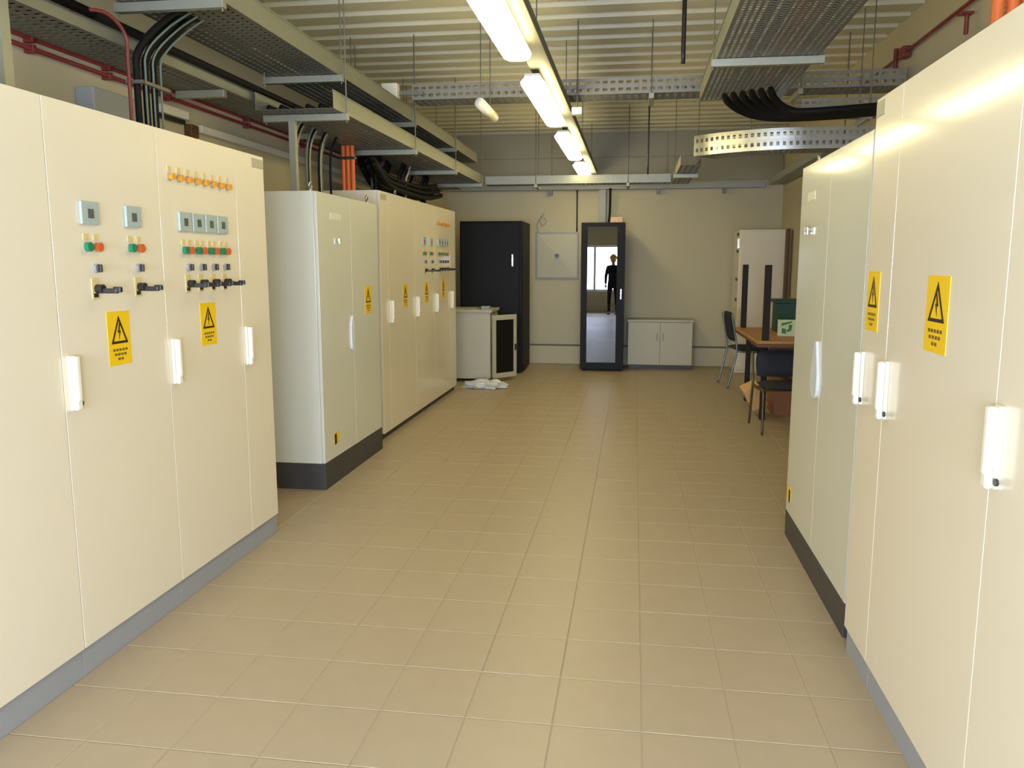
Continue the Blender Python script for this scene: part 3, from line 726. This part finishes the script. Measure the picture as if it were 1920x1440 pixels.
# table with an upturned table on top
def table(name, label, z_top, up, x0=1.10, x1=1.90, y0=7.47, y1=9.12, zb=0):
    c = empty(name, ((x0 + x1) / 2, (y0 + y1) / 2, zb), label, 'table')
    if not up:
        MB().box(x0, x1, y0, y1, z_top - .028, z_top, .003).build('tabletop', 'wood_edge', c)
        for x in (x0 + .12, x1 - .12):
            for y in (y0 + .36, y1 - .20): MB().box(x - .025, x + .025, y - .025, y + .025, 0, z_top - .028, .004).build('leg', 'leg', c)
        MB().box(x0 + .16, x1 - .16, y1 - .21, y1 - .19, z_top - .12, z_top - .028).build('apron', 'wood_edge', c)
        MB().box(x0 + .16, x1 - .16, y0 + .35, y0 + .37, z_top - .09, z_top - .028).build('apron', 'wood_edge', c)
    else:
        MB().box(x0, x1, y0, y1, zb, zb + .028, .003).build('tabletop', 'wood', c)
        for x in (x0 + .075, x1 - .075):
            for y in (y0 + .04, y1 - .04): MB().box(x - .028, x + .028, y - .028, y + .028, zb + .028, zb + .70, .005).build('leg', 'leg', c)
    return c
table('wooden_table', 'brown wooden table carrying an upturned table, behind the grey cabinet', .75, False)
table('upturned_table', 'upturned wooden table with four dark legs pointing up', .78, True, zb=.75, y0=7.50, y1=9.10)
# green box and white sign box on the upturned table
b = MB().box(1.42, 1.84, 8.45, 8.75, .778, 1.10, .01).build('green_crate', 'dk_green'); tag(b, 'dark green box on the upturned table', 'box')
MB().box(1.40, 1.86, 8.43, 8.77, 1.07, 1.105, .006).build('lid', 'dk_green', b)
c = empty('sign_box', (1.5, 8.0, .778), 'white box with green symbols lying on the upturned table', 'sign')
MB().box(1.36, 1.66, 7.98, 8.05, .779, .935, .006).build('casing', 'sign_white', c)
def sym(x):
    b = MB(); y = 7.98
    F = lambda a, bb, t: (x + a, y - t, .79 + bb)
    b.prism([(-.045, .09), (.05, .12), (.05, .135), (-.045, .115)], F, .003)
    b.prism([(.02, .10), (.055, .10), (.045, .045), (.01, .03), (.0, .05), (.022, .06)], F, .003)
    b.prism([(-.04, .02), (.0, .015), (-.005, .06), (-.04, .07)], F, .003)
    b.build('green_symbol', 'sign_green', c)
sym(1.43); sym(1.57)
# cartons under the table
b = MB().box(1.36, 1.80, 8.06, 8.48, 0, .34, .004).build('carton', 'carton'); tag(b, 'brown cardboard carton under the table', 'box')
MB().box(1.55, 1.61, 8.06, 8.48, .34, .3415).build('tape', 'carton_light', b)
b = MB(); T = Matrix.Translation((1.17, 8.05, .20)) @ Matrix.Rotation(R(-28), 4, 'Y') @ Matrix.Rotation(R(12), 4, 'X')
bm = bmesh.new(); bmesh.ops.create_cube(bm, size=1)
for v in bm.verts: v.co = Vector((v.co.x * .16, v.co.y * .20, v.co.z * .22))
bmesh.ops.bevel(bm, geom=bm.edges[:], offset=.003, segments=1, affect='EDGES')
LB = b.add_bm(bm, T).build('tilted_carton', 'carton_light')
tag(LB, 'small tilted light cardboard box between the chair legs and the table', 'box')

# chairs
def chair(label, loc, rz, fr, seat_z=.45, bh=.36, bz=.26, grp=None):
    c = empty('visitor_chair', loc, label, 'chair', grp)
    c.rotation_euler = (0, 0, R(rz))
    def part(mb, n, m, sm=False):
        o = bpy.data.objects.new(n, mb.mesh(n, (0, 0, 0), sm)); o.data.materials.append(M[m]); COL.objects.link(o); o.parent = c; return o
    def pad(w, d, h, T):
        bm = bmesh.new(); bmesh.ops.create_grid(bm, x_segments=8, y_segments=8, size=.5)
        b = MB(); top = []
        n = 9
        for k, sgn in ((0, 1), (1, -1)):
            for i in range(n):
                for j in range(n):
                    u, v = i / (n - 1) * 2 - 1, j / (n - 1) * 2 - 1
                    uu = u * math.sqrt(1 - v * v * .12); vv2 = v * math.sqrt(1 - u * u * .12)
                    e = (1 - abs(u) ** 6) * (1 - abs(v) ** 6)
                    b.v.append(T @ Vector((uu * w / 2, vv2 * d / 2, sgn * h / 2 * e)))
        for k in range(2):
            for i in range(n - 1):
                for j in range(n - 1):
                    o = k * n * n; b.f.append((o + i*n+j, o + (i+1)*n+j, o + (i+1)*n+j+1, o + i*n+j+1))
        bm.free(); return b
    part(pad(.46, .44, .06, Matrix.Translation((0, 0, seat_z))), 'seat', 'chair_fabric', True)
    part(pad(.44, bh, .05, Matrix.Translation((0, .235, seat_z + bz)) @ Matrix.Rotation(R(80), 4, 'X')), 'backrest', 'chair_fabric', True)
    for sx in (-1, 1):
        x = sx * .245
        part(MB().tube([(x, -.24, 0), (x, -.22, .22), (x, -.20, seat_z - .02), (x, .0, seat_z - .03), (x, .19, seat_z - .02)], .0115, 8, 5), 'leg', fr, True)
        part(MB().tube([(x, .30, 0), (x, .24, .25), (x, .205, seat_z), (x, .235, seat_z + bz * .75), (x, .245 + bz * .12, seat_z + bz + bh * .42)], .0115, 8, 5), 'leg', fr, True)
    part(MB().tube([(-.245, -.1, seat_z - .03), (.245, -.1, seat_z - .03)], .01, 8).tube([(-.245, .12, seat_z - .03), (.245, .12, seat_z - .03)], .01, 8), 'stretcher', fr, True)
    return c
chair('dark blue-black visitor chair with bronze legs at the end of the table', (1.345, 7.37, 0), 4, 'chair_leg', .40, .24, .165)
chair('visitor chair with pale grey tube frame by the back of the table', (1.38, 10.05, 0), 97, 'chair_frame', .46)

# ============================================================ visitor by the window (seen mirrored in the smoked glass door)
M['jacket'] = mat('dark_jacket', (30, 32, 38), 0.85, var=0.1, scale=20)
M['trousers'] = mat('dark_trousers', (36, 38, 46), 0.85, var=0.1, scale=20)
M['skin'] = mat('skin', (198, 150, 122), 0.5, var=0.05)
M['hat'] = mat('yellow_hard_hat', (226, 176, 22), 0.35, var=0.02)
M['shoe'] = mat('black_shoe', (18, 18, 18), 0.5)
def skinned(name, verts, edges, rad, m, parent, sub=2, root=0):
    me = bpy.data.meshes.new(name); me.from_pydata(verts, edges, []); me.update()
    o = bpy.data.objects.new(name, me); COL.objects.link(o); o.parent = parent
    sk = o.modifiers.new('skin', 'SKIN'); sk.use_smooth_shade = True
    if not me.skin_vertices: me.attributes.new('skin', 'FLOAT', 'POINT')
    for i, r in enumerate(rad):
        me.skin_vertices[0].data[i].radius = r if isinstance(r, tuple) else (r, r)
        me.skin_vertices[0].data[i].use_root = (i == root)
    sd = o.modifiers.new('sub', 'SUBSURF'); sd.levels = sub; sd.render_levels = sub
    me.materials.append(M[m]); return o
def person(loc, rz):
    p = empty('person', loc, 'person in yellow hard hat and dark clothes standing by the window', 'person')
    p.rotation_euler = (0, 0, R(rz))
    V = []; E_ = []; RR = []
    def add(co, r, link=None):
        V.append(co); RR.append(r)
        if link is not None: E_.append((link, len(V) - 1))
        return len(V) - 1
    # one continuous clothed body, facing +Y
    pel = add((0, 0, .88), (.155, .115)); wa = add((0, 0, 1.04), (.14, .10), pel); ch = add((0, .01, 1.22), (.165, .115), wa)
    up = add((0, 0, 1.34), (.13, .085), ch); nk = add((0, .005, 1.42), .055, up)
    for sx in (-1, 1):
        sh = add((sx * .155, 0, 1.335), .06, up); el = add((sx * .215, -.02, 1.07), .047, sh)
        wr = add((sx * .20, .10, .86), .034, el)
        hp = add((sx * .09, 0, .80), .085, pel); kn = add((sx * .105, .02, .46), .058, hp); an = add((sx * .11, .0, .05), .042, kn)
    skinned('body', V, E_, RR, 'jacket', p)
    # head with face
    bm = bmesh.new(); bmesh.ops.create_uvsphere(bm, u_segments=24, v_segments=18, radius=1)
    for v in bm.verts:
        x, y, z = v.co
        jaw = 1 - .28 * max(0, -z) ** 1.3
        v.co = Vector((x * .072 * jaw, y * .090 * (1 - .12 * max(0, -z)) + .012, z * .112 + 1.535))
    def mk(name, mb, m, sm=True):
        o = bpy.data.objects.new(name, mb.mesh(name, (0, 0, 0), sm)); o.data.materials.append(M[m]); COL.objects.link(o); o.parent = p; return o
    hb = MB().add_bm(bm)
    hb.tube([(0, .0, 1.40), (0, .005, 1.47)], .048, 14)
    hb.tube([(0, .098, 1.555), (0, .112, 1.53), (0, .116, 1.515), (0, .098, 1.505)], [.006, .011, .014, .008], 8)
    for sx in (-1, 1): hb.tube([(sx * .070, .01, 1.50), (sx * .078, .004, 1.53), (sx * .074, .0, 1.565)], [.008, .013, .009], 8)
    mk('head', hb, 'skin')
    for sx in (-1, 1): mk('eye', MB().tube([(sx * .028, .092, 1.548), (sx * .028, .0985, 1.548)], .009, 10), 'dark')
    mk('mouth', MB().tube([(-.022, .093, 1.482), (0, .098, 1.480), (.022, .093, 1.482)], .004, 6), 'brown')
    # hard hat: dome, brim, ridge
    bm = bmesh.new(); bmesh.ops.create_uvsphere(bm, u_segments=28, v_segments=16, radius=1)
    bmesh.ops.delete(bm, geom=[v for v in bm.verts if v.co.z < -.01], context='VERTS')
    for v in bm.verts: v.co = Vector((v.co.x * .112, v.co.y * .135 + .01, v.co.z * .125 + 1.585))
    hat = MB().add_bm(bm)
    n = 28
    for k in range(n):
        a = 2 * math.pi * k / n
        br = 1.16 + .28 * max(0, math.sin(a)) ** 2
        for q, (f, dz) in enumerate(((1.0, .004), (br, -.010), (br, -.016), (1.0, -.004))):
            hat.v.append(Vector((math.cos(a) * .112 * (f if q in (0, 3) else 1.13), math.sin(a) * .135 * f + .01, 1.585 + dz)))
    b0 = len(hat.v) - 4 * n
    for k in range(n):
        k2 = (k + 1) % n
        for q in range(4): hat.f.append((b0 + 4*k + q, b0 + 4*k2 + q, b0 + 4*k2 + (q + 1) % 4, b0 + 4*k + (q + 1) % 4))
    hat.tube([(0, .01 + .137 * math.cos(a), 1.585 + .128 * math.sin(a)) for a in [R(20 + 140 * k / 12) for k in range(13)]], .011, 8)
    mk('hard_hat', hat, 'hat')
    # hands
    for sx in (-1, 1):
        hv = [(sx * .20, .10, .865), (sx * .196, .125, .82), (sx * .19, .14, .785)]; he = [(0, 1), (1, 2)]; hr = [(.028, .024), (.034, .018), (.034, .014)]
        for f, (dx, l) in enumerate(((-.024, .058), (-.008, .066), (.008, .062), (.024, .048))):
            b = len(hv); hv += [(sx * .19 + dx * .5, .150 + dx, .775), (sx * .186 + dx * .4, .158 + dx, .775 - l * .5), (sx * .178 + dx * .3, .150 + dx, .775 - l)]
            he += [(2, b), (b, b + 1), (b + 1, b + 2)]; hr += [.0085, .008, .007]
        b = len(hv); hv += [(sx * .170, .15, .815), (sx * .160, .165, .785)]; he += [(1, b), (b, b + 1)]; hr += [.010, .008]
        skinned('hand', hv, he, hr, 'skin', p, 1)
        # shoe
        bm = bmesh.new(); bmesh.ops.create_uvsphere(bm, u_segments=16, v_segments=10, radius=1)
        for v in bm.verts: v.co = Vector((v.co.x * .046 + sx * .11, v.co.y * .13 + .05, max(v.co.z, -.55) * .055 * (1 if v.co.y < .1 else .75) + .0303 * (1 if v.co.y < .1 else .75)))
        mk('shoe', MB().add_bm(bm), 'shoe')
person((-.60, -1.45, 0), 6)
